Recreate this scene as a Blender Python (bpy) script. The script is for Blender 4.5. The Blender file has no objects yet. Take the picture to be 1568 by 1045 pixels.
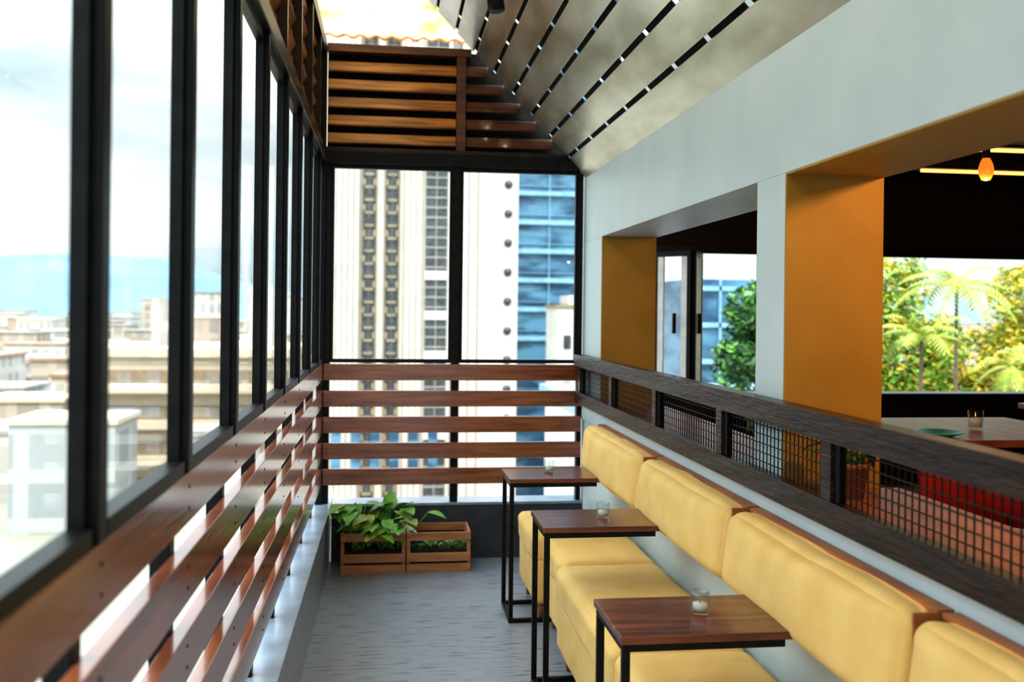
import bpy, bmesh, math, random
from mathutils import Vector, Matrix, noise
random.seed(7)
scene = bpy.context.scene
try:
    scene.view_settings.view_transform = 'Standard'
    scene.view_settings.exposure = 0.66
    scene.view_settings.look = 'Medium High Contrast'
except Exception as e:
    print(e)

# ---------------------------------------------------------------- materials
def base_mat(name):
    m = bpy.data.materials.new(name); m.use_nodes = True
    nt = m.node_tree; b = nt.nodes['Principled BSDF']
    return m, nt, b
def N(nt, t, **kw):
    n = nt.nodes.new(t)
    for k, v in kw.items():
        if k in n.inputs: n.inputs[k].default_value = v
        else: setattr(n, k, v)
    return n
def c4(c): return (c[0], c[1], c[2], 1)
def mat(name, c1, c2=None, rough=.5, scale=(4,4,4), nscale=3.0, metallic=0, coat=0, bump=0.0, spec=.5,
        emit=None, es=0, ramp=(.35,.65), detail=5, bscale=None, rvar=0, sheen=0):
    m, nt, b = base_mat(name); L = nt.links
    c2 = c2 or tuple(x*.82 for x in c1)
    tc = N(nt,'ShaderNodeTexCoord'); mp = N(nt,'ShaderNodeMapping'); mp.inputs['Scale'].default_value = scale
    L.new(tc.outputs['Object'], mp.inputs['Vector'])
    no = N(nt,'ShaderNodeTexNoise'); no.inputs['Scale'].default_value = nscale; no.inputs['Detail'].default_value = detail
    L.new(mp.outputs[0], no.inputs['Vector'])
    cr = N(nt,'ShaderNodeValToRGB'); cr.color_ramp.elements[0].position = ramp[0]; cr.color_ramp.elements[1].position = ramp[1]
    cr.color_ramp.elements[0].color = c4(c2); cr.color_ramp.elements[1].color = c4(c1)
    L.new(no.outputs['Fac'], cr.inputs[0]); L.new(cr.outputs[0], b.inputs['Base Color'])
    b.inputs['Roughness'].default_value = rough; b.inputs['Metallic'].default_value = metallic
    b.inputs['Coat Weight'].default_value = coat; b.inputs['Coat Roughness'].default_value = .12
    b.inputs['Specular IOR Level'].default_value = spec
    b.inputs['Sheen Weight'].default_value = sheen
    if rvar:
        mr = N(nt,'ShaderNodeMapRange'); mr.inputs['To Min'].default_value = max(.05, rough-rvar); mr.inputs['To Max'].default_value = rough+rvar
        L.new(no.outputs['Fac'], mr.inputs['Value']); L.new(mr.outputs[0], b.inputs['Roughness'])
    if bump:
        bn = N(nt,'ShaderNodeTexNoise'); bn.inputs['Scale'].default_value = bscale or nscale*3; bn.inputs['Detail'].default_value = 6
        L.new(mp.outputs[0], bn.inputs['Vector'])
        bp = N(nt,'ShaderNodeBump'); bp.inputs['Strength'].default_value = bump; bp.inputs['Distance'].default_value = .01
        L.new(bn.outputs['Fac'], bp.inputs['Height']); L.new(bp.outputs[0], b.inputs['Normal'])
    if emit:
        b.inputs['Emission Color'].default_value = c4(emit); b.inputs['Emission Strength'].default_value = es
    return m
def glass_mat(name, tint=(.97,.99,.98), base=.03, edge=.45, rough=0.0):
    m = bpy.data.materials.new(name); m.use_nodes = True; nt = m.node_tree; nt.nodes.clear(); L = nt.links
    out = N(nt,'ShaderNodeOutputMaterial'); mx = N(nt,'ShaderNodeMixShader'); tr = N(nt,'ShaderNodeBsdfTransparent'); gl = N(nt,'ShaderNodeBsdfGlossy')
    gl.inputs['Roughness'].default_value = rough; tr.inputs['Color'].default_value = c4(tint)
    lw = N(nt,'ShaderNodeLayerWeight'); lw.inputs['Blend'].default_value = .5
    pw = N(nt,'ShaderNodeMath', operation='POWER'); L.new(lw.outputs['Facing'], pw.inputs[0]); pw.inputs[1].default_value = 5
    mr = N(nt,'ShaderNodeMapRange'); mr.inputs['To Min'].default_value = base; mr.inputs['To Max'].default_value = edge; L.new(pw.outputs[0], mr.inputs['Value'])
    L.new(mr.outputs[0], mx.inputs[0]); L.new(tr.outputs[0], mx.inputs[1]); L.new(gl.outputs[0], mx.inputs[2]); L.new(mx.outputs[0], out.inputs[0])
    return m
def facade_mat(name, wall, win, sx=.35, sz=.33, mort=.28):
    m, nt, b = base_mat(name); L = nt.links
    tc = N(nt,'ShaderNodeTexCoord'); sp = N(nt,'ShaderNodeSeparateXYZ'); L.new(tc.outputs['Object'], sp.inputs[0])
    ad = N(nt,'ShaderNodeMath', operation='ADD'); L.new(sp.outputs[0], ad.inputs[0]); L.new(sp.outputs[1], ad.inputs[1])
    cb = N(nt,'ShaderNodeCombineXYZ'); L.new(ad.outputs[0], cb.inputs[0]); L.new(sp.outputs[2], cb.inputs[1])
    br = N(nt,'ShaderNodeTexBrick'); br.offset = 0
    br.inputs['Scale'].default_value = 1; br.inputs['Brick Width'].default_value = 1/sx; br.inputs['Row Height'].default_value = 1/sz
    br.inputs['Mortar Size'].default_value = mort*1.6; br.inputs['Mortar Smooth'].default_value = 0
    br.inputs['Color1'].default_value = c4(win); br.inputs['Color2'].default_value = c4(tuple(x*1.6 for x in win)); br.inputs['Mortar'].default_value = c4(wall)
    L.new(cb.outputs[0], br.inputs['Vector']); L.new(br.outputs['Color'], b.inputs['Base Color'])
    b.inputs['Roughness'].default_value = .6
    return m
def translucent_mat(name, c, cdark, tfac=.1):
    m = bpy.data.materials.new(name); m.use_nodes = True; nt = m.node_tree; nt.nodes.clear(); L = nt.links
    out = N(nt,'ShaderNodeOutputMaterial'); mx = N(nt,'ShaderNodeMixShader'); mx.inputs[0].default_value = tfac
    tr = N(nt,'ShaderNodeBsdfTranslucent'); di = N(nt,'ShaderNodeBsdfTransparent')
    tc = N(nt,'ShaderNodeTexCoord'); no = N(nt,'ShaderNodeTexNoise'); no.inputs['Scale'].default_value = 2.4; no.inputs['Detail'].default_value = 6; L.new(tc.outputs['Object'], no.inputs['Vector'])
    cr = N(nt,'ShaderNodeValToRGB'); cr.color_ramp.elements[0].position=.36; cr.color_ramp.elements[1].position=.52
    cr.color_ramp.elements[0].color = c4(cdark); cr.color_ramp.elements[1].color = c4(c)
    L.new(no.outputs['Fac'], cr.inputs[0]); L.new(cr.outputs[0], tr.inputs['Color']); di.inputs['Color'].default_value = c4(c)
    L.new(tr.outputs[0], mx.inputs[1]); L.new(di.outputs[0], mx.inputs[2]); L.new(mx.outputs[0], out.inputs[0])
    return m

M = {}
M['black'] = mat('black_steel_paint', (.005,.005,.006), (.010,.010,.011), rough=.38, nscale=6, bump=.05, spec=.2)
M['plank'] = mat('red_brown_varnished_wood', (.36,.115,.045), (.13,.034,.014), rough=.24, scale=(1.2,1.2,16), nscale=2.2, coat=.9, bump=.18, ramp=(.3,.72), rvar=.08)
M['louver'] = mat('louver_wood_lit', (.56,.22,.035), (.2,.065,.014), rough=.4, scale=(1.5,1.5,20), nscale=2, coat=.2, bump=.1)  # lit orange put into the colour; the next material is the same wood, darkened
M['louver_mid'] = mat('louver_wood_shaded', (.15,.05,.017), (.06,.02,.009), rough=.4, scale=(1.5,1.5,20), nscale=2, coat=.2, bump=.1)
M['louver_dark'] = mat('dark_beam_wood', (.035,.017,.01), (.015,.008,.006), rough=.4, scale=(1.5,1.5,20), nscale=2, coat=.1, bump=.1, spec=.3)
M['rail'] = mat('weathered_dark_wood', (.04,.017,.012), (.007,.004,.004), rough=.34, scale=(14,1.6,14), nscale=2.5, coat=.12, bump=.7, ramp=(.38,.7), spec=.35)
M['wall'] = mat('pale_blue_plaster', (.62,.73,.785), (.56,.675,.73), rough=.42, nscale=.8, bump=.06, bscale=8)
M['mustard'] = mat('mustard_plaster', (.47,.285,.05), (.41,.24,.038), rough=.5, nscale=1, bump=.06, bscale=10)
M['ceil'] = mat('painted_ceiling_board', (.64,.60,.52), (.30,.265,.2), rough=.24, scale=(2,.7,2), nscale=1.8, bump=.2, bscale=2.5, coat=.2, metallic=.5)
M['dark'] = mat('dark_room_paint', (.010,.007,.006), (.016,.011,.009), rough=.6, spec=.3)
M['voiddark'] = mat('dark_void_backing', (.01,.01,.01), (.02,.02,.02), rough=.9, spec=.1)  # near-black backing; above the ceiling boards it stands in for cavity shade
M['curb'] = mat('grey_blue_curb_paint', (.26,.325,.40), (.19,.235,.30), rough=.3, nscale=2, bump=.08, coat=.2)
M['curbdark'] = mat('charcoal_wall_paint', (.055,.06,.075), (.04,.045,.058), rough=.45, nscale=2, bump=.05, spec=.3)
M['floor'] = mat('grey_streaked_vinyl', (.235,.265,.32), (.085,.098,.125), rough=.36, scale=(3.6,24,1), nscale=2.0, bump=.04, ramp=(.3,.47), detail=8, rvar=.08, spec=.4)
M['fabric'] = mat('yellow_upholstery', (.86,.595,.235), (.79,.52,.185), rough=.85, nscale=2, bump=.12, bscale=90, sheen=.05, spec=.2)
M['ply'] = mat('orange_plywood', (.42,.16,.05), (.28,.1,.035), rough=.5, scale=(2,2,12))
M['tabletop'] = mat('walnut_laminate', (.22,.07,.042), (.08,.024,.017), rough=.25, scale=(1.2,14,14), nscale=2, coat=.3)
M['counter'] = mat('pinkish_wood_counter', (.33,.12,.085), (.2,.065,.042), rough=.4, scale=(8,1.3,8), nscale=2, coat=.1)
M['crate'] = mat('pine_crate_wood', (.5,.235,.11), (.34,.14,.06), rough=.6, scale=(2,2,14), nscale=2, bump=.15)
M['soil'] = mat('soil', (.035,.022,.015), (.015,.01,.007), rough=.95, nscale=20, bump=.8)
M['leaf'] = mat('leaf_green', (.17,.42,.05), (.08,.26,.025), rough=.4, nscale=6)
M['leaf2'] = mat('leaf_yellow_green', (.34,.44,.06), (.18,.28,.03), rough=.5, nscale=6)
M['leafd'] = mat('leaf_dark', (.05,.13,.06), (.02,.07,.03), rough=.6, nscale=6)
M['leafo'] = mat('leaf_sunlit', (.62,.44,.04), (.42,.33,.03), rough=.5, nscale=6)
M['bark'] = mat('bark', (.12,.08,.05), (.06,.04,.03), rough=.9)
M['glass'] = glass_mat('window_glass', base=.02, edge=.3)
M['cup'] = glass_mat('cup_glass', (.93,.95,.95), base=.05, edge=.8)
M['wax'] = mat('candle_wax', (.85,.83,.78), rough=.5)
M['roof'] = translucent_mat('translucent_yellow_roofing', (.44,.37,.22), (.36,.19,.05))
M['rust'] = mat('rusty_metal', (.6,.24,.05), (.4,.13,.02), rough=.7, nscale=8, bump=.3)
M['red'] = mat('red_seat_vinyl', (.45,.035,.015), (.35,.025,.012), rough=.35)
M['teal'] = mat('teal_ceramic', (.03,.36,.3), rough=.3)
M['warm'] = mat('warm_led', (1,.6,.2), rough=.5, emit=(1,.5,.14), es=1.1)
M['amber'] = mat('amber_bulb', (.7,.18,.02), rough=.2, emit=(1,.22,.02), es=.6)
M['terracotta'] = mat('terracotta', (.5,.2,.1), rough=.7)
M['whitefr'] = mat('white_painted_metal', (.75,.75,.73), rough=.4)
M['bwhite'] = mat('facade_white', (.62,.60,.56), (.54,.52,.49), rough=.7, nscale=.2)
M['bcream'] = mat('facade_cream', (.56,.48,.38), (.5,.43,.34), rough=.7, nscale=.2)
M['bgrey'] = mat('facade_grey', (.30,.29,.28), (.24,.23,.22), rough=.6, nscale=.5)
M['bdark'] = mat('facade_dark_glass', (.03,.034,.04), (.07,.078,.085), rough=.35, nscale=.8)
M['bhaze'] = mat('facade_hazed_brown', (.27,.24,.22), (.21,.19,.18), rough=.6, nscale=.8)  # distance haze put into the colour of far panes and some roof caps
M['bbeige'] = mat('facade_beige', (.27,.215,.15), (.2,.16,.11), rough=.7, nscale=.5)
M['bblue'] = mat('facade_blue_glass', (.09,.22,.35), (.022,.065,.13), rough=.3, nscale=.35, scale=(1,1,3), ramp=(.42,.58))
M['bblue2'] = mat('facade_light_blue', (.25,.46,.62), (.16,.34,.5), rough=.4, nscale=.6)
M['ground'] = mat('city_ground', (.34,.33,.31), (.24,.25,.2), rough=.9, nscale=.02, scale=(1,1,1))
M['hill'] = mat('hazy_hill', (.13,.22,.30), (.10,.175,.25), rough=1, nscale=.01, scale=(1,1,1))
M['f1'] = facade_mat('facade_a', (.44,.38,.32), (.24,.21,.18))  # facades a to d: pale, low-contrast colours stand in for distance haze
M['f2'] = facade_mat('facade_b', (.50,.48,.46), (.30,.29,.29), .5, .33, .25)
M['f3'] = facade_mat('facade_c', (.38,.30,.25), (.22,.18,.16), .4, .35, .3)
M['f4'] = facade_mat('facade_d', (.38,.40,.41), (.22,.24,.26), .3, .3, .3)
M['roofred'] = mat('roof_terracotta', (.36,.23,.18), (.28,.18,.14), rough=.9, nscale=.3)

# ---------------------------------------------------------------- mesh builder
class MB:
    def __init__(s): s.bm = bmesh.new(); s.mats = []
    def mi(s, m):
        m = M[m] if isinstance(m, str) else m
        if m not in s.mats: s.mats.append(m)
        return s.mats.index(m)
    def _fin(s, verts, m, sm=False):
        i = s.mi(m)
        for f in {f for v in verts for f in v.link_faces}:
            f.material_index = i; f.smooth = sm
    def box(s, x0,x1,y0,y1,z0,z1, m, rot=None):
        c = Vector(((x0+x1)/2,(y0+y1)/2,(z0+z1)/2))
        T = Matrix.Translation(c)
        if rot: T = T @ rot.to_4x4()
        T = T @ Matrix.Diagonal((abs(x1-x0),abs(y1-y0),abs(z1-z0),1))
        r = bmesh.ops.create_cube(s.bm, size=1, matrix=T); s._fin(r['verts'], m); return r['verts']
    def cyl(s, p0, p1, r, m, r2=None, seg=14):
        p0 = Vector(p0); p1 = Vector(p1); d = p1-p0
        T = Matrix.Translation((p0+p1)/2) @ d.to_track_quat('Z','Y').to_matrix().to_4x4()
        q = bmesh.ops.create_cone(s.bm, cap_ends=True, segments=seg, radius1=r, radius2=r if r2 is None else r2, depth=d.length, matrix=T)
        s._fin(q['verts'], m, seg>8)
    def prism(s, pts, y0, y1, m):
        a = [s.bm.verts.new((x,y0,z)) for x,z in pts]; c = [s.bm.verts.new((x,y1,z)) for x,z in pts]
        i = s.mi(m); fs = [s.bm.faces.new(a), s.bm.faces.new(c[::-1])]
        for k in range(len(pts)): fs.append(s.bm.faces.new((a[k],c[k],c[(k+1)%len(pts)],a[(k+1)%len(pts)])))
        for f in fs: f.material_index = i
    def lathe(s, cx, cy, prof, m, seg=24):
        rings = []
        for r, z in prof:
            rings.append([s.bm.verts.new((cx+r*math.cos(a*2*math.pi/seg), cy+r*math.sin(a*2*math.pi/seg), z)) for a in range(seg)])
        i = s.mi(m)
        for a, b in zip(rings, rings[1:]):
            for k in range(seg):
                f = s.bm.faces.new((a[k], a[(k+1)%seg], b[(k+1)%seg], b[k])); f.material_index = i; f.smooth = True
        for Rr in (rings[0], rings[-1]):
            try:
                f = s.bm.faces.new(Rr); f.material_index = i
            except ValueError: pass
    def cushion(s, x0,x1,y0,y1,z0,z1, m, r=.035, puff=(0,0,0), n=18, rot=None, wr=.004, seed=0):
        t = bmesh.new(); bmesh.ops.create_cube(t, size=2); bmesh.ops.subdivide_edges(t, edges=t.edges[:], cuts=n, use_grid_fill=True)
        h = Vector(((x1-x0)/2,(y1-y0)/2,(z1-z0)/2)); c = Vector(((x0+x1)/2,(y0+y1)/2,(z0+z1)/2))
        vm = {}
        for v in t.verts:
            p = Vector([math.sin(max(-1,min(1,a))*math.pi/2) for a in v.co])
            q = Vector([p[i]*h[i] for i in range(3)])
            k = Vector([max(-(h[i]-r), min(h[i]-r, q[i])) for i in range(3)])
            d = q-k
            if d.length > 1e-6: q = k + d.normalized()*r*min(1, d.length/r if d.length<r*.999 else 1)
            bx = 1-p.x**4; by = 1-p.y**4; bz = 1-p.z**4
            q.x += puff[0]*p.x*by*bz; q.y += puff[1]*p.y*bx*bz; q.z += puff[2]*p.z*bx*by
            w = noise.noise(Vector((q.x*5+seed*7.3, q.y*4, q.z*6)))*wr*2 + noise.noise(Vector((q.x*14, q.y*9+seed, q.z*16)))*wr*.7
            q += q.normalized()*w
            if rot: q = rot @ q
            vm[v] = s.bm.verts.new(c+q)
        i = s.mi(m)
        for f in t.faces:
            g = s.bm.faces.new([vm[v] for v in f.verts]); g.material_index = i; g.smooth = True
        t.free()
    def obj(s, name, bevel=0, parent=None, clampx=None):
        bmesh.ops.recalc_face_normals(s.bm, faces=s.bm.faces[:])
        if clampx is not None:
            for v in s.bm.verts: v.co.x = max(clampx, v.co.x)
        me = bpy.data.meshes.new(name); s.bm.to_mesh(me); s.bm.free()
        for m in s.mats: me.materials.append(m)
        o = bpy.data.objects.new(name, me); scene.collection.objects.link(o)
        if bevel:
            md = o.modifiers.new('bevel','BEVEL'); md.width = bevel; md.segments = 2; md.limit_method = 'ANGLE'; md.harden_normals = False
        if parent: o.parent = parent
        return o
def R(ax, deg): return Matrix.Rotation(math.radians(deg), 3, ax)

XL, XR, YB = -.41, 1.27, 6.10
Y0 = -1.5
# ---------------------------------------------------------------- floor, curbs, low walls
b = MB(); b.box(-.36, XR, Y0, YB, -.12, 0, 'floor'); b.obj('floor')
b = MB(); b.box(-.60,-.36, Y0, YB+.18, -.12, .345, 'curb'); b.box(-.62,-.352, Y0, YB+.18, .345, .365, 'curb'); b.obj('wall_left', .004)
b = MB(); b.box(-.35, XR, YB, YB+.18, -.12, .345, 'curbdark'); b.box(-.35, XR, YB-.006, YB+.19, .345, .365, 'curb'); b.obj('wall_back', .004)

# ---------------------------------------------------------------- left plank railing + posts
posts = [1.44+.61*k for k in range(-5, 8)]
PZ = [(1.151,1.256),(.983,1.087),(.817,.921),(.651,.755),(.487,.592)]
b = MB()
for i,(z0,z1) in enumerate(PZ):
    b.box(-.442, XL, Y0, YB-.032, z0, z1, 'plank')
for py in posts:
    if py > YB-.08: continue
    for (z0,z1) in PZ:
        for dz in (.03,.075): b.cyl((XL-.002,py,z0+dz),(XL+.0015,py,z0+dz),.005,'black',seg=8)
b.obj('plank_railing', .004)
b = MB()
for i,(z0,z1) in enumerate(PZ):
    b.box(XL+.002, XR-.02, YB-.03, YB, z0, z1, 'plank')
b.obj('plank_railing', .004)

# ---------------------------------------------------------------- black steel frame left
b = MB()
for py in posts:
    b.box(-.485,-.443, py-.022, py+.022, .365, 1.256, 'black')
    b.box(-.452,-.408, py-.022, py+.022, 1.257, 2.53, 'black')
b.box(-.452,-.408, YB-.03, YB+.06, .365, 3.28, 'black')
b.box(-.47,-.40, Y0, YB+.06, 2.53, 2.60, 'louver_dark')
b.obj('steel_frame_left', .003)
wi = 1
edges = [y for y in posts]+[YB]
for a, c in zip(edges, edges[1:]):
    y0 = a+.0225; y1 = c-.0225
    if y1-y0 < .1: continue
    b = MB()
    X0, X1 = -.448, -.424
    b.box(X0,X1,y0,y0+.016,1.257,2.529,'black'); b.box(X0,X1,y1-.016,y1,1.257,2.529,'black')
    b.box(X0,X1+.012,y0+.016,y1-.016,1.257,1.285,'black'); b.box(X0,X1,y0+.016,y1-.016,2.495,2.529,'black')
    b.box(-.438,-.434,y0+.015,y1-.015,1.28,2.50,'glass')
    b.obj('window_%d'%wi, 0); wi += 1
# louvers left
b = MB()
for py in posts:
    b.box(-.455,-.415, py-.022, py+.022, 2.601, 3.24, 'louver_dark')
b.box(-.50,-.41, Y0, YB, 3.22, 3.30, 'louver_dark')
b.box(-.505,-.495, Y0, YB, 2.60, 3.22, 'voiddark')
for k in range(5):
    z = 2.665+.116*k
    b.box(-.472,-.455, Y0, YB-.02, z-.02, z+.05, 'louver', R('Y', 28))
b.obj('louver_screen', .002)

# ---------------------------------------------------------------- back frame
b = MB()
mx = .425
for (x0,x1) in ((mx-.025,mx+.025),(XR-.045,XR-.014)):
    b.box(x0,x1,YB+.001,YB+.06,.366,2.524,'black')
b.box(-.406,-.372,YB+.001,YB+.06,.366,2.524,'black')
b.box(-.406,XR-.014,YB-.03,YB+.07,2.525,2.60,'black')
b.obj('steel_frame_back', .003)
for (x0,x1) in ((-.371,mx-.026),(mx+.026,XR-.046)):
    b = MB()
    y0,y1 = YB+.012,YB+.045
    b.box(x0,x1,y0,y1,1.262,1.285,'black'); b.box(x0,x1,y0,y1,2.50,2.524,'black')
    b.box(x0,x0+.018,y0,y1,1.285,2.50,'black'); b.box(x1-.018,x1,y0,y1,1.285,2.50,'black')
    b.box(x0+.015,x1-.015,YB+.026,YB+.031,1.28,2.505,'glass')
    b.obj('window_%d'%wi); wi += 1
b = MB()
def xdiag(z): return XR-(z-2.48)/1.07
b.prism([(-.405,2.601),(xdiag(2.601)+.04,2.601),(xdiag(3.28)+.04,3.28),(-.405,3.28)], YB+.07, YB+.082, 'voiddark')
b.box(-.405, 1.15, YB-.02, YB+.065, 2.601, 2.63, 'louver_dark')
for k in range(5):
    z = 2.69+.114*k
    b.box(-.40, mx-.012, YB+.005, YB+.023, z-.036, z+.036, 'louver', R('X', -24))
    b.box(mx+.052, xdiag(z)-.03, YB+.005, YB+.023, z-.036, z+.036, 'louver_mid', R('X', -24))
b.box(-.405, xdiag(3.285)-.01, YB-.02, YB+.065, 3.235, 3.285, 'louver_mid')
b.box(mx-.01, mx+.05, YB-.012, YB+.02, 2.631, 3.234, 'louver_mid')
b.obj('louver_screen', .002)

# ---------------------------------------------------------------- right wall
b = MB(); W = 1.61
b.box(XR,W,Y0,YB+.18,-.12,.90,'wall')
b.box(XR-.012,W,Y0,YB+.18,.90,1.01,'wall')
b.box(XR,W,5.61,YB+.18,1.01,2.06,'wall')
b.box(XR,W,2.935,3.17,1.01,2.06,'wall')
b.box(XR,W,.26,.50,1.01,2.06,'wall')
b.box(XR,W,Y0,YB+.18,2.06,2.76,'wall')
for (ya,yb_) in ((5.604,5.612),(2.929,2.937)):
    b.box(XR+.001,W-.001,ya,yb_,1.012,2.059,'mustard')
b.box(XR+.001,W-.001,.50,2.93,2.053,2.061,'mustard')
b.box(XR+.001,W-.001,3.169,3.175,1.012,2.059,'mustard')
b.obj('wall_right', .004)
b = MB(); b.box(XR+.012, W+.06, .50, 2.925, 1.01, 1.035, 'counter'); b.box(XR+.012, W+.06, 3.18, 5.60, 1.01, 1.035, 'counter'); b.box(XR+.012, W+.06, Y0, .255, 1.01, 1.035, 'counter')
b.obj('trim_sill', .004)

# railing w/ mesh on right
b = MB(); rp = [5.95-.863*k for k in range(9)]
x0,x1 = 1.205,1.257
b.box(x0-.01,x1,Y0,YB-.035,1.25,1.325,'rail')
b.box(x0,x1-.01,Y0,YB-.035,1.012,1.085,'rail')
for py in rp:
    if py < Y0: continue
    b.box(x0+.002,x1-.008,py-.03,py+.03,1.085,1.25,'rail')
    b.box(x0+.012,x1-.018,py-.062,py-.03,1.085,1.25,'black')
y = Y0
while y < YB-.05:
    b.box(1.232,1.236,y,y+.004,1.08,1.255,'black'); y += .03
for z in (1.11,1.14,1.17,1.20,1.23): b.box(1.229,1.233,Y0,YB-.04,z,z+.004,'black')
b.obj('mesh_panel_railing', .0015)

# ---------------------------------------------------------------- sloped slatted ceiling
b = MB()
P0 = Vector((XR,0,2.48)); P1 = Vector((.16,0,3.665)); d = (P1-P0); Ln = d.length; d.normalize(); nrm = Vector((d.z,0,-d.x))
if nrm.z < 0: nrm = -nrm
ang = math.degrees(math.atan2(d.z, -d.x))
npl = 9; pw = Ln/npl
def slab(u0,u1,y0,y1,off,th,m):
    c = P0 + d*((u0+u1)/2) + nrm*(off+th/2)
    b.box(c.x-(u1-u0)/2, c.x+(u1-u0)/2, y0, y1, c.z-th/2, c.z+th/2, m, R('Y', ang))
for k in range(npl):
    slab(k*pw+(.012 if k else 0), (k+1)*pw-.012, Y0, YB+.01, 0, .012, 'ceil')
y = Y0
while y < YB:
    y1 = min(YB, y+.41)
    slab(0, Ln, y, y1-.05 if y1<YB else y1, .016, .006, 'voiddark'); y += .41  # added dark backing, slotted so sky shows as bright dots between boards
b.obj('ceiling', .002)
# roof sheet
b = MB()
n = 96; xa, xb = -.75, .62; ya, yb2 = Y0, 7.30
def zc(k): return 3.69+.010*math.sin(k/n*(xb-xa)/.12*2*math.pi)
va = []; vb = []; vc=[]; vd=[]
for k in range(n+1):
    x = xa+(xb-xa)*k/n; z = zc(k)
    va.append(b.bm.verts.new((x,ya,z))); vb.append(b.bm.verts.new((x,yb2,z)))
    vc.append(b.bm.verts.new((x,yb2+.005,z+.004))); vd.append(b.bm.verts.new((x,yb2+.005,z-.012-.022*abs(noise.noise(Vector((x*9,0,0)))))))
for k in range(n):
    f = b.bm.faces.new((va[k],va[k+1],vb[k+1],vb[k])); f.material_index = b.mi('roof'); f.smooth = True
    f = b.bm.faces.new((vc[k],vc[k+1],vd[k+1],vd[k])); f.material_index = b.mi('rust')
for y in (1.0, 3.0, 4.6): b.box(-.5,.2,y-.02,y+.02,3.60,3.665,'rust')
for y in (1.0,3.0,4.6): b.box(-.48,-.45,y-.02,y+.02,3.30,3.65,'louver_dark')
b.obj('roof_sheet')

b = MB(); b.cyl((.47,4.5,3.325),(.47,4.5,3.20),.012,'black'); b.cyl((.47,4.5,3.21),(.49,4.47,3.03),.04,'black',seg=20); b.box(.44,.50,4.42,4.58,3.29,3.325,'black'); b.obj('ceiling_spotlight')

# ---------------------------------------------------------------- seating
mods = [(4.80,5.38,.755),(4.235,4.785,.80),(3.13,4.215,.765),(2.01,3.11,.765),(.9,1.99,.765),(-.2,.88,.765)]
for i,(ya,yb_,xf) in enumerate(mods):
    b = MB()
    b.cushion(xf, 1.235, ya, yb_, .09, .33, 'fabric', r=.025, puff=(.006,.003,0), wr=.003, seed=i)
    b.cushion(xf-.008, 1.235, ya-.002, yb_+.002, .30, .455, 'fabric', r=.035, puff=(.008,.005,.014), wr=.005, seed=i+9, n=22)
    for (x,y) in ((xf+.05,ya+.07),(xf+.05,yb_-.07),(1.2,ya+.07),(1.2,yb_-.07)):
        b.cyl((x,y,0),(x,y,.10),.015,'ply',r2=.024)
    b.obj('banquette_seat')
backs = [(4.21,5.42),(3.085,4.19),(1.965,3.065),(.85,1.945),(-.25,.83)]
for i,(ya,yb_) in enumerate(backs):
    b = MB()
    b.box(1.238,1.256,ya,yb_,.68,.94,'ply')
    b.box(1.215,1.256,ya,yb_,.934,.946,'ply')
    b.box(1.16,1.256,ya-.001,ya+.006,.70,.94,'ply')
    b.cushion(1.12, 1.242, ya+.008, yb_-.006, .685, .94, 'fabric', r=.045, puff=(.03,.004,.006), wr=.006, seed=i+20, n=22, rot=R('Y',7))
    b.obj('wall_mounted_backrest', .002)

# ---------------------------------------------------------------- side tables
def side_table(y0, y1, x0=.618, x1=1.098, h=.74):
    b = MB(); s = .022
    b.box(x0,x1,y0,y1,h-.022,h,'tabletop')
    for y in (y0+.008, y1-.008-s):
        b.box(x0+.006,x0+.006+s,y,y+s,0,h-.022-s,'black')
        b.box(x0+.006,x1-.02,y,y+s,h-.022-s,h-.0225,'black')
        b.box(x0+.006+s,x1-.06,y,y+s,0.001,s,'black')
    b.box(x0+.006,x0+.006+s,y0+.008+s,y1-.008-s,0.001,s,'black')
    b.box(x0+.006,x0+.006+s,y0+.008+s,y1-.008-s,h-.022-s,h-.0225,'black')
    b.box(x1-.042,x1-.02,y0+.008+s,y1-.008-s,h-.022-s,h-.0225,'black')
    b.obj('side_table', .0025)
side_table(2.445,2.785); side_table(3.71,4.05); side_table(4.80,5.14); side_table(1.2,1.54)
def candle(x,y,h=.74):
    b = MB()
    b.lathe(x,y,[(.0005,h+.001),(.024,h+.001),(.028,h+.012),(.028,h+.045),(.026,h+.066),(.024,h+.066),(.0255,h+.045),(.0255,h+.014),(.0005,h+.010)],'cup')
    b.cyl((x,y,h+.0105),(x,y,h+.030),.021,'wax',seg=20); b.cyl((x,y,h+.03),(x,y,h+.038),.0012,'black',seg=6)
    b.obj('candle_holder')
candle(.893,2.62); candle(.897,3.88); candle(.86,5.0)

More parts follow.
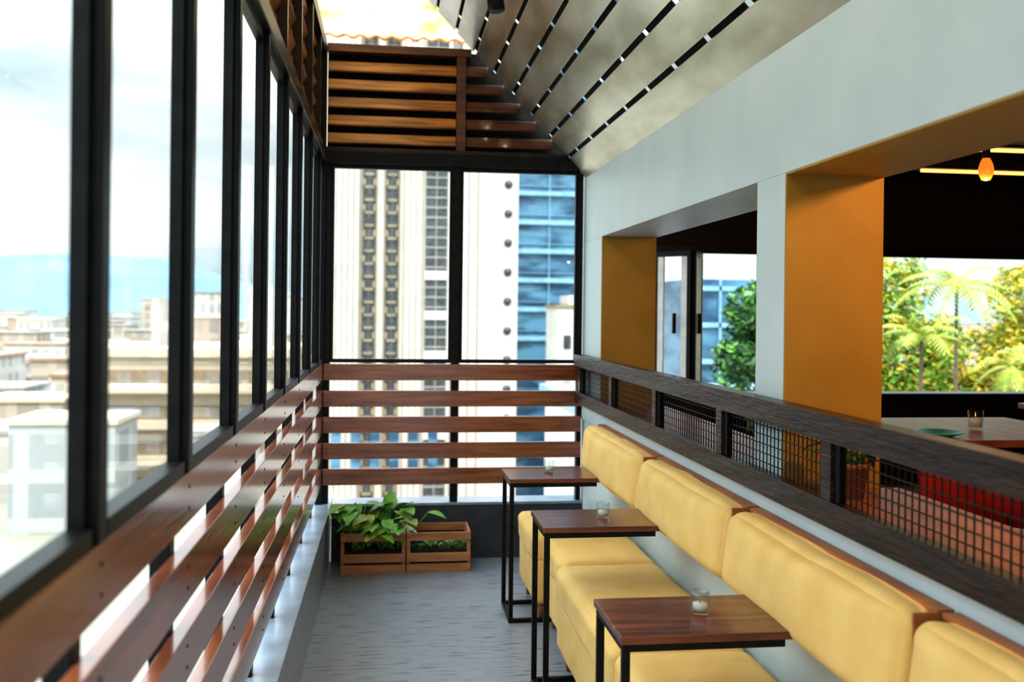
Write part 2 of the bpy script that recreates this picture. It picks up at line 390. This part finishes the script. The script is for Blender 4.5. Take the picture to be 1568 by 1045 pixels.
# ---------------------------------------------------------------- crates & plants
def crate(x0,x1,y0=5.79,y1=6.07,h=.245):
    b = MB(); t=.014
    for x in (x0,x1-.022):
        for y in (y0+t,y1-t-.022): b.box(x,x+.022,y,y+.022,.005,h,'crate')
    for (z0,z1) in ((.0,.052),(.066,.118),(.195,.243)):
        for (ya,yb_) in ((y0,y0+t),(y1-t,y1)): b.box(x0,x1,ya,yb_,z0,z1,'crate')
        for xs in (x0-.0005,x1-t+.0005): b.box(xs,xs+t,y0+t,y1-t,z0,z1,'crate')
    b.box(x0+t,x1-t,y0+t,y1-t,.006,.016,'crate')
    b.box(x0+t+.001,x1-t-.001,y0+t+.001,y1-t-.001,.016,.135,'soil')
    b.obj('wooden_crate', .0015)
crate(-.275,.115); crate(.122,.512)
def leaf(bm, base, dirv, L, Wd, up, mi_, droop=.3, heart=True):
    dirv = dirv.normalized(); side = dirv.cross(up)
    if side.length < 1e-3: side = Vector((1,0,0))
    side.normalize(); upv = side.cross(dirv).normalized()
    prof = [(0,.0),(-.06,.42) if heart else (.08,.3),(.12,.85),(.35,1.0),(.6,.78),(.82,.4),(1,0)]
    mid=[];l=[];r=[]
    for (t,w) in prof:
        tt=max(t,0); c = base + dirv*(t*L) - upv*(droop*L*tt*tt)
        cm = base + dirv*(tt*L) - upv*(droop*L*tt*tt)
        mid.append(bm.verts.new(cm)); 
        l.append(bm.verts.new(c + side*(w*Wd/2) + upv*(.12*Wd*w))); r.append(bm.verts.new(c - side*(w*Wd/2) + upv*(.12*Wd*w)))
    for k in range(len(prof)-1):
        for s_ in (l,r):
            try:
                f = bm.faces.new((mid[k],mid[k+1],s_[k+1],s_[k])); f.material_index=mi_; f.smooth=True
            except ValueError: pass
def potted(name, cx, cy, zb, n, hr, spread, L, mats=('leaf','leaf2'), rx=.15, ry=.08, seed=1):
    rnd = random.Random(seed); b = MB()
    idx = [b.mi(m) for m in mats]
    for i in range(n):
        a = rnd.uniform(0, 2*math.pi); px = cx+rnd.uniform(-rx,rx); py = cy+rnd.uniform(-ry,ry)
        hh = rnd.uniform(*hr); sp = rnd.uniform(.2,1)*spread
        tip = Vector((px+math.cos(a)*sp, py+math.sin(a)*sp*.5, zb+hh))
        if tip.y > 6.02: tip.y = 6.02
        b.cyl((px,py,zb-.01), tip, .0028, mats[0], seg=5)
        dv = Vector((math.cos(a), math.sin(a)*.6-.45, rnd.uniform(-.3,.35)))
        if tip.y > 5.95: dv.y = -abs(dv.y)
        leaf(b.bm, tip, dv, L*rnd.uniform(.7,1.15), L*.72*rnd.uniform(.75,1.1), Vector((0,0,1)), idx[0] if rnd.random()<.6 else idx[-1])
    return b
b = potted('p',-.07,5.92,.135,64,(.07,.27),.22,.14, mats=('leaf','leaf2'), rx=.16, ry=.09, seed=3); b.obj('leafy_plant', clampx=-.345)
b = potted('p',.317,5.93,.135,70,(.01,.06),.05,.04, mats=('leaf','leafd'), rx=.15, ry=.1, seed=5); b.obj('seedling_plants')

# ---------------------------------------------------------------- inner dining room
FZ = .30; RX = 6.4; RY = 7.0
b = MB(); b.box(W,RX,Y0,RY,FZ-.12,FZ,mat('dark_wood_floor',(.1,.05,.035),(.05,.025,.018),rough=.35,scale=(2,12,1))); b.obj('floor_dining_room')
b = MB(); b.box(W,RX,Y0,RY+.2,2.72,2.82,'dark')
for y in (1.2,2.4,3.6,4.8,6.0): b.box(W,RX,y,y+.08,2.60,2.72,'dark')
b.obj('ceiling_dining_room')
b = MB(); b.box(RX,RX+.15,Y0,RY+.2,FZ-.12,2.82,'dark'); b.obj('wall_dining_right')
b = MB(); b.box(W,RX,Y0-.15,Y0,FZ-.12,2.82,'mustard'); b.obj('wall_dining_front')
b = MB()
b.box(W,RX,RY,RY+.15,FZ-.12,.95,'dark'); b.box(W,RX,RY,RY+.15,2.10,2.72,'dark'); b.box(W,RX,RY-.03,RY+.17,.95,.99,'black')
b.box(W,RX,RY-.01,RY+.03,2.06,2.12,'black')
for x in (W+.02,2.36,6.2): b.box(x-.02,x+.02,RY+.02,RY+.08,.98,2.08,'black')
b.box(2.4,6.2,RY+.045,RY+.05,.99,2.07,'glass')
b.obj('wall_dining_back', .003)
def leafpanel(xa,ya,xb,yb_):
    b = MB(); A=Vector((xa,ya,0)); Bv=Vector((xb,yb_,0)); Lg=(Bv-A).length; rot=Matrix.Rotation(math.atan2(yb_-ya,xb-xa),3,'Z'); c=(A+Bv)/2
    def bb(u0,u1,z0,z1,m,t=.03):
        p=c+rot@Vector(((u0+u1)/2,0,0)); b.box(p.x-(u1-u0)/2,p.x+(u1-u0)/2,p.y-t/2,p.y+t/2,z0,z1,m,rot)
    h=Lg/2
    bb(-h,-h+.03,.99,2.06,'black'); bb(h-.03,h,.99,2.06,'black'); bb(-h+.03,h-.03,.99,1.03,'black'); bb(-h+.03,h-.03,2.02,2.06,'black')
    bb(-h+.03,-h+.08,1.03,2.02,'whitefr',.02); bb(h-.08,h-.03,1.03,2.02,'whitefr',.02); bb(-h+.08,h-.08,1.03,2.02,'glass',.005)
    b.box(c.x-.012,c.x+.012,c.y-.05,c.y-.03,1.45,1.6,'black')
    b.obj('folding_window_panel')
leafpanel(1.98,6.93,2.19,6.70); leafpanel(2.21,6.70,2.34,6.93)
b = MB()
for (y,xa_) in ((5.9,3.5),(5.1,3.2),(4.45,3.12)):
    b.cyl((xa_,y,2.57),(6.0,y,2.57),.012,'warm')
    b.box(xa_,6.0,y-.02,y+.02,2.585,2.60,'black')
    for x in (xa_+.1,5.9): b.cyl((x,y,2.6),(x,y,2.72),.006,'black')
b.obj('linear_ceiling_light')
def pendant(x,y,z,top=2.72):
    b = MB(); b.cyl((x,y,z+.09),(x,y,top),.004,'black',seg=8); b.cyl((x,y,z+.05),(x,y,z+.10),.018,'black')
    b.lathe(x,y,[(.001,z-.06),(.02,z-.055),(.032,z-.03),(.035,z),(.029,z+.025),(.018,z+.05),(.016,z+.055)],'amber'); b.obj('pendant_bulb')
pendant(2.87,4.27,2.32); pendant(2.0,1.9,2.3); pendant(3.0,2.6,2.3)
def plight(n,loc,e,c,r=.05):
    l = bpy.data.lights.new(n,'POINT'); l.energy = e; l.color = c; l.shadow_soft_size = r
    o = bpy.data.objects.new(n,l); o.location = loc; scene.collection.objects.link(o)
plight('pendant_glow',(2.0,1.9,2.19),24,(1,.45,.12)); plight('pendant_glow',(3.0,2.6,2.19),8,(1,.5,.18)); plight('pendant_glow',(2.87,4.27,2.21),5,(1,.5,.18))
def dtable(x,y,w=.8,dp=.8):
    b = MB(); z=FZ+.75
    b.box(x-w/2,x+w/2,y-dp/2,y+dp/2,z-.035,z,'counter'); b.cyl((x,y,FZ+.02),(x,y,z-.035),.035,'black'); b.cyl((x,y,FZ),(x,y,FZ+.025),.24,'black',seg=28)
    b.box(x-.25,x+.25,y-.03,y+.03,z-.055,z-.035,'black'); b.box(x-.03,x+.03,y-.25,y+.25,z-.055,z-.035,'black')
    b.obj('dining_table',.004)
dtable(2.85,4.35,1.0,.9); dtable(2.3,2.2,.7,.7); dtable(4.4,5.2); dtable(2.6,5.9,.7,.7)
def chair(x,y,rz,m='red'):
    b = MB(); Rz = Matrix.Rotation(math.radians(rz),3,'Z'); z=FZ
    def P(a,bb_,c): 
        v = Rz@Vector((a,bb_,0)); return (x+v.x,y+v.y,z+c)
    for sx in (-.19,.19):
        for sy in (-.18,.18): b.cyl(P(sx*1.1,sy*1.1,0),P(sx*.8,sy*.8,.43),.011,'black',seg=10)
    c = Vector((x,y,z+.455)); b.cushion(c.x-.22,c.x+.22,c.y-.21,c.y+.21,c.z-.03,c.z+.03,m,r=.028,puff=(0,0,.012),n=8,rot=Rz)
    segs=9; prev=None
    for k in range(segs):
        a = math.radians(-65+130*k/(segs-1)); cx_=.22*math.sin(a); cy_=.05+.17*math.cos(a)
        top=.72+.06*math.cos(a*1.3)
        p0=Vector(P(cx_,cy_,.5)); p1=Vector(P(cx_*1.08,cy_*1.15,top))
        nn=(p0-Vector((x,y,p0.z))).normalized()*.03
        q=[b.bm.verts.new(p0),b.bm.verts.new(p1),b.bm.verts.new(p1+nn),b.bm.verts.new(p0+nn)]
        if prev:
            for j in range(4):
                f=b.bm.faces.new((prev[j],prev[(j+1)%4],q[(j+1)%4],q[j])); f.material_index=b.mi(m); f.smooth=(j%2==0)
        else:
            f=b.bm.faces.new(q); f.material_index=b.mi(m)
        prev=q
    f=b.bm.faces.new(prev[::-1]); f.material_index=b.mi(m)
    for sx in (-.15,.15): b.cyl(P(sx,.16,.44),P(sx,.19,.55),.01,'black',seg=10)
    b.obj('dining_chair')
chair(2.2,3.15,0); chair(2.05,4.3,90); chair(3.0,3.45,180); chair(3.6,4.35,-90)
b = MB(); b.lathe(2.5,4.05,[(.001,1.051),(.06,1.052),(.11,1.07),(.105,1.072),(.055,1.058),(.001,1.058)],'teal'); b.obj('teal_plate')
b = MB(); b.lathe(2.85,4.3,[(.001,1.051),(.03,1.051),(.034,1.06),(.036,1.14),(.034,1.14),(.031,1.062),(.001,1.058)],'cup'); b.cyl((2.85,4.3,1.06),(2.85,4.3,1.10),.026,'wax'); b.obj('drinking_glass')
b = potted('p',1.42,2.78,1.13,30,(.0,.07),.06,.06,mats=('leaf','leafd'),rx=.05,ry=.05,seed=8)
b.lathe(1.42,2.78,[(.001,1.036),(.045,1.036),(.06,1.13),(.065,1.13),(.065,1.145),(.055,1.145),(.052,1.125),(.001,1.125)],'terracotta'); b.obj('potted_plant', clampx=1.275)
b = potted('p',1.46,3.45,1.13,40,(.0,.12),.1,.07,mats=('leaf','leafd'),rx=.05,ry=.05,seed=9)
b.lathe(1.46,3.45,[(.001,1.036),(.05,1.036),(.065,1.13),(.07,1.13),(.07,1.145),(.06,1.145),(.056,1.125),(.001,1.125)],'terracotta'); b.obj('potted_plant', clampx=1.275)

# ---------------------------------------------------------------- outside: trees
def tree(name, cx, cy, z0, blobs, n, ls, mats, seed=1, trunk=.12):
    rnd = random.Random(seed); b = MB(); idx=[b.mi(m) for m in mats]
    top = max(bl[2] for bl in blobs)
    b.cyl((cx,cy,z0),(cx,cy,top*.6+z0*.4),trunk,'bark',r2=trunk*.6,seg=10)
    for (x,y,z,rx,ry,rz) in blobs:
        b.cyl((cx,cy,z-1.5),(x,y,z),trunk*.45,'bark',r2=trunk*.12,seg=7)
        for i in range(n):
            v = Vector((rnd.gauss(0,1),rnd.gauss(0,1),rnd.gauss(0,1))).normalized()*rnd.uniform(.45,1.05)
            p = Vector((x+v.x*rx,y+v.y*ry,z+v.z*rz)); p += Vector((noise.noise(p*2.1),noise.noise(p*2.1+Vector((5,5,5))),noise.noise(p*2.1+Vector((9,1,3)))))*.35*rx
            u = Vector((rnd.uniform(-1,1),rnd.uniform(-1,1),rnd.uniform(-.6,.6))).normalized(); w = u.cross(Vector((rnd.uniform(-1,1),rnd.uniform(-1,1),rnd.uniform(-1,1)))).normalized()
            s_=ls*rnd.uniform(.6,1.3)
            f=b.bm.faces.new([b.bm.verts.new(p+u*s_),b.bm.verts.new(p+w*s_*.4),b.bm.verts.new(p-u*s_),b.bm.verts.new(p-w*s_*.4)])
            f.material_index = idx[int(rnd.random()**1.3*len(idx))]
    b.obj(name)
GZ=-14.0
tree('garden_tree',7.1,16,-14,[(6.9,16,1.2,.9,.9,.7),(6.6,16,.4,.8,.8,.6),(6.35,16,1.6,.45,.6,.5),(6.15,16,.8,.45,.6,.4),(7.3,16.3,1.9,.7,.7,.5),(7.8,16,1.0,.8,.8,.8),(6.4,15.7,-.6,.9,.8,.8)],1500,.085,['leafd','leafd','leaf'],seed=4)
tree('garden_tree',8.3,15,-14,[(8.3,15,2.1,.8,.7,.6),(8.5,15,1.0,.9,.8,.7),(8.2,15,.2,.9,.8,.6),(9.0,15.4,.3,.8,.8,.5),(9.2,15,1.1,.5,.6,.5),(7.7,15,1.5,.7,.7,.7)],2000,.07,['leaf2','leafo','leaf'],seed=5)
tree('garden_tree',11.4,15,-14,[(10.9,15,1.9,.7,.7,.7),(11.3,15,1.0,.9,.8,.8),(10.5,15,.9,.6,.8,.6),(10.7,15,.3,.8,.8,.6),(9.9,15.4,.3,.7,.7,.55),(12,15,2.0,.9,.9,.9)],2000,.07,['leaf2','leafo','leafo'],seed=6)
def palm(cx,cy,z0,zt,seed=1,nf=16,Lf=1.3):
    rnd=random.Random(seed); b=MB(); i1=b.mi('leaf2'); i2=b.mi('leafo')
    b.cyl((cx,cy,z0),(cx,cy,zt),.04,'bark',r2=.025)
    for k in range(nf):
        a=2*math.pi*k/nf+rnd.uniform(-.2,.2); el=rnd.uniform(.2,1.2); d0=Vector((math.cos(a)*math.cos(el),math.sin(a)*math.cos(el),math.sin(el)))
        prev=Vector((cx,cy,zt)); L=Lf*rnd.uniform(.8,1.1); ns=14; dv=d0.copy()
        for j in range(ns):
            dv=(dv+Vector((0,0,-.13))).normalized(); nx=prev+dv*L/ns
            b.cyl(prev,nx,.006,'leaf2',seg=4)
            sd=dv.cross(Vector((0,0,1))).normalized(); ll=.2*Lf*math.sin(math.pi*(j+1.2)/(ns+1.5))+.03
            for s_ in (-1,1):
                tip=nx+sd*s_*ll+dv*ll*.5+Vector((0,0,-.35*ll))
                mid_=(prev*.3+nx*.7)
                f=b.bm.faces.new([b.bm.verts.new(prev),b.bm.verts.new(mid_),b.bm.verts.new(tip)]); f.material_index=i1 if rnd.random()<.7 else i2
            prev=nx
    b.obj('palm_tree')
palm(8.1,12.7,-14,2.0,2,15,.95); palm(7.15,12.0,-14,1.25,3,12,.8); palm(8.6,12.2,-14,.9,6,10,.7)

# ---------------------------------------------------------------- outside: buildings
b = MB()   # striped tower
b.box(-4.2,3.8,60,76,GZ,26,'bwhite')
x=-4.1
while x<-1.9: b.box(x,x+.09,59.9,60,GZ,26,'bgrey'); x+=.36
x=.85
while x<2.0: b.box(x,x+.06,59.9,60,GZ,26,'bbeige'); x+=.38
for (xa,xb_) in ((-1.74,-.85),(-.32,.57)):
    b.box(xa,xb_,59.92,60,GZ,26,'bdark')
    z=GZ; k=0
    while z<26:
        b.box(xa+.16,xb_-.16,59.75,59.92,z,z+.16,'bbeige'); b.box(xa+.3,xb_-.3,59.8,59.92,z+.16,z+.9,'bdark')
        if k%2: b.box(xa+.05,xa+.2,59.8,59.92,z+.2,z+.6,'bbeige'); b.box(xb_-.2,xb_-.05,59.8,59.92,z+.2,z+.6,'bbeige')
        z+=.8; k+=1
    b.box(xa-.06,xa+.03,59.75,60,GZ,26,'bbeige'); b.box(xb_-.03,xb_+.06,59.75,60,GZ,26,'bbeige')
b.box(2.2,3.62,59.93,60,GZ,26,'bdark')
z=GZ; k=0
while z<26:
    b.box(2.2,3.62,59.86,59.93,z,z+.10,'bgrey')
    if k%4==0 and z<4: b.box(2.2,3.62,59.8,59.93,z-.1,z+.45,'bwhite')
    z+=.63; k+=1
for x in (2.2,2.9,3.6): b.box(x-.03,x+.03,59.85,59.93,GZ,26,'bgrey')
for k in range(6): b.box(-3.5+k*1.2,-2.9+k*1.2,59.7,59.9,-9,-5.5,'bblue')
b.obj('striped_office_tower')
b = MB()
b.box(4.55,8.25,61,76,GZ,24,'bwhite'); b.box(3.85,4.55,61.5,76,GZ,24,'bgrey'); b.box(5.0,5.1,60.9,61,GZ,24,'bgrey'); b.box(5.6,5.68,60.9,61,GZ,24,'bbeige')
for k in range(-7,8): b.cyl((7.6,60.9,1.6+.65+1.9*k),(7.6,61.02,1.6+.65+1.9*k),.27,'bdark',seg=20)
b.obj('cream_tower_with_portholes')
b = MB()
b.box(8.4,15.5,63,78,GZ,24,'bblue')
z=GZ
while z<24:
    b.box(8.4,15.5,62.75,63,z,z+.30,'bblue2'); b.box(8.4,15.5,62.88,63,z+.62,z+.66,'bblue2'); z+=1.95
for x in (8.4,10.6,12.9): b.box(x,x+.06,62.86,63,GZ,24,'bblue2')
b.obj('blue_glass_tower')
b = MB()
b.box(10.0,12.6,56,60,GZ,2.0,'bwhite'); b.box(10.7,11.9,56.2,59,2.0,2.6,'bwhite'); b.box(9.9,12.7,55.9,60.1,1.85,2.05,'bbeige')
for z in (-.6,-3.4,-6.2):
    for x in (10.4,11.6): b.box(x,x+.45,55.93,56,z,z+.8,'bdark')
b.obj('white_annex_building')
b = MB()
b.box(-25,-8,80,94,GZ,-2.3,'bcream')
for k in range(4):
    z=-3.4-2.9*k
    b.box(-24.8,-8.2,79.9,80,z-1.2,z-.1,'bbeige')
    b.box(-25.4,-7.6,78.8,80,z-1.9,z-1.2,'bcream')
    for j in range(7): b.box(-24+j*2.3,-22.9+j*2.3,79.85,79.95,z-1.15,z-.2,'bhaze')
b.box(-25.4,-7.6,79.4,94.2,-2.4,-1.7,'bcream'); b.box(-20,-17.5,84,88,-1.7,2.4,'f2'); b.box(-12,-10,84,88,-1.7,3.6,'f2')
b.obj('cream_apartment_block')
b = MB(); b.box(13,17.5,40,52,GZ,3.1,'bblue'); 
for k in range(8): b.box(12.95,17.5,39.85,40,2.6-1.6*k,2.8-1.6*k,'bblue2')
for k in range(4): b.box(12.9+k*1.4,13.0+k*1.4,39.85,40,GZ,3.1,'bblue2')
b.obj('blue_office_building')
b = MB(); b.box(5,30,22,30,GZ,-1.0,'bwhite'); b.box(4.8,30,21.8,30,-1.0,-.7,'bblue2'); b.obj('pale_roof_building')
rnd = random.Random(11); b = MB()
def clear(x,y):
    if -28<x<-5 and 70<y<98: return False
    if -8<x<19 and y<82: return False
    return True
y=68
while y<520:
    st = 7+y*.03
    x=-y*.62-14
    while x<y*1.0:
        w=rnd.uniform(.5,.95)*st; dd=rnd.uniform(.5,.85)*st
        if clear(x,y) and clear(x+w,y) and rnd.random()<.88:
            top = rnd.uniform(-11,-5) + (y-60)*.010
            if rnd.random()<.08 and x>-.26*y: top = rnd.uniform(-2,2+y*.015)
            m_=rnd.choice(['f1','f2','f2','f3','f4','f1'])
            b.box(x,x+w,y,y+dd,GZ,top,m_)
            b.box(x-.2,x+w+.2,y-.2,y+dd+.2,top,top+.35,rnd.choice(['bcream','roofred','bhaze','bgrey']))
        x+=st*rnd.uniform(.95,1.3)
    y+=st*1.25
b.obj('city_buildings')
b = MB(); b.box(-1500,1500,8,2500,GZ-1,GZ,'ground'); b.obj('ground')
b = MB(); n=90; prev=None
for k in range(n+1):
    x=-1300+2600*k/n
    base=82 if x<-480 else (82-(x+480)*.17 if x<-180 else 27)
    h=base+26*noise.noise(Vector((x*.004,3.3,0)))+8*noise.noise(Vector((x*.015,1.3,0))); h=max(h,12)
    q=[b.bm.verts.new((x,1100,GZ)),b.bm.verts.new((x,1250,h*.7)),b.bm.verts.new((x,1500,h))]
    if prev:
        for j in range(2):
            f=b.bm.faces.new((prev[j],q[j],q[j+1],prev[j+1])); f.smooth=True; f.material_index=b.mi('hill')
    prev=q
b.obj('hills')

# ---------------------------------------------------------------- world
w = bpy.data.worlds.new('World'); scene.world = w; w.use_nodes = True; nt = w.node_tree; L = nt.links; nt.nodes.clear()
out = N(nt,'ShaderNodeOutputWorld'); bg = N(nt,'ShaderNodeBackground'); L.new(bg.outputs[0], out.inputs[0])
tc = N(nt,'ShaderNodeTexCoord'); mp = N(nt,'ShaderNodeMapping'); mp.inputs['Scale'].default_value=(1.6,1.6,5); L.new(tc.outputs['Generated'], mp.inputs[0])
no = N(nt,'ShaderNodeTexNoise'); no.inputs['Scale'].default_value=1.5; no.inputs['Detail'].default_value=5; L.new(mp.outputs[0], no.inputs['Vector'])
cr = N(nt,'ShaderNodeValToRGB'); e=cr.color_ramp.elements; e[0].position=.38; e[0].color=(.48,.61,.67,1); e[1].position=.58; e[1].color=(.93,.98,1,1)
L.new(no.outputs['Fac'], cr.inputs[0]); L.new(cr.outputs[0], bg.inputs['Color'])
sp = N(nt,'ShaderNodeSeparateXYZ'); L.new(tc.outputs['Generated'], sp.inputs[0])
mr = N(nt,'ShaderNodeMapRange'); mr.inputs['From Min'].default_value=0.22; mr.inputs['From Max'].default_value=.9; mr.inputs['To Min'].default_value=.82; mr.inputs['To Max'].default_value=4.8
L.new(sp.outputs[2], mr.inputs['Value']); L.new(mr.outputs[0], bg.inputs['Strength'])
s = bpy.data.lights.new('sun','SUN'); s.energy=2.0; s.angle=math.radians(12); s.color=(1,.84,.58)
so = bpy.data.objects.new('sun',s); scene.collection.objects.link(so)
so.rotation_euler = Vector((-.15,.75,-1.0)).to_track_quat('-Z','Y').to_euler()

# ---------------------------------------------------------------- camera
cam = bpy.data.cameras.new('camera'); co = bpy.data.objects.new('camera', cam); scene.collection.objects.link(co)
cam.sensor_width=36; cam.sensor_fit='HORIZONTAL'; cam.lens=1450/1568*36; cam.shift_y=-(522.5-477)/1568
cam.clip_end=4000; cam.clip_start=.05
cam.dof.use_dof=True; cam.dof.focus_distance=3.6; cam.dof.aperture_fstop=2.4
co.matrix_world = Matrix.Translation((0,0,1.6)) @ Matrix.Rotation(math.radians(-7.39),4,'Z') @ Matrix.Rotation(math.radians(90),4,'X') @ Matrix.Rotation(math.radians(.65),4,'Z')
scene.camera = co
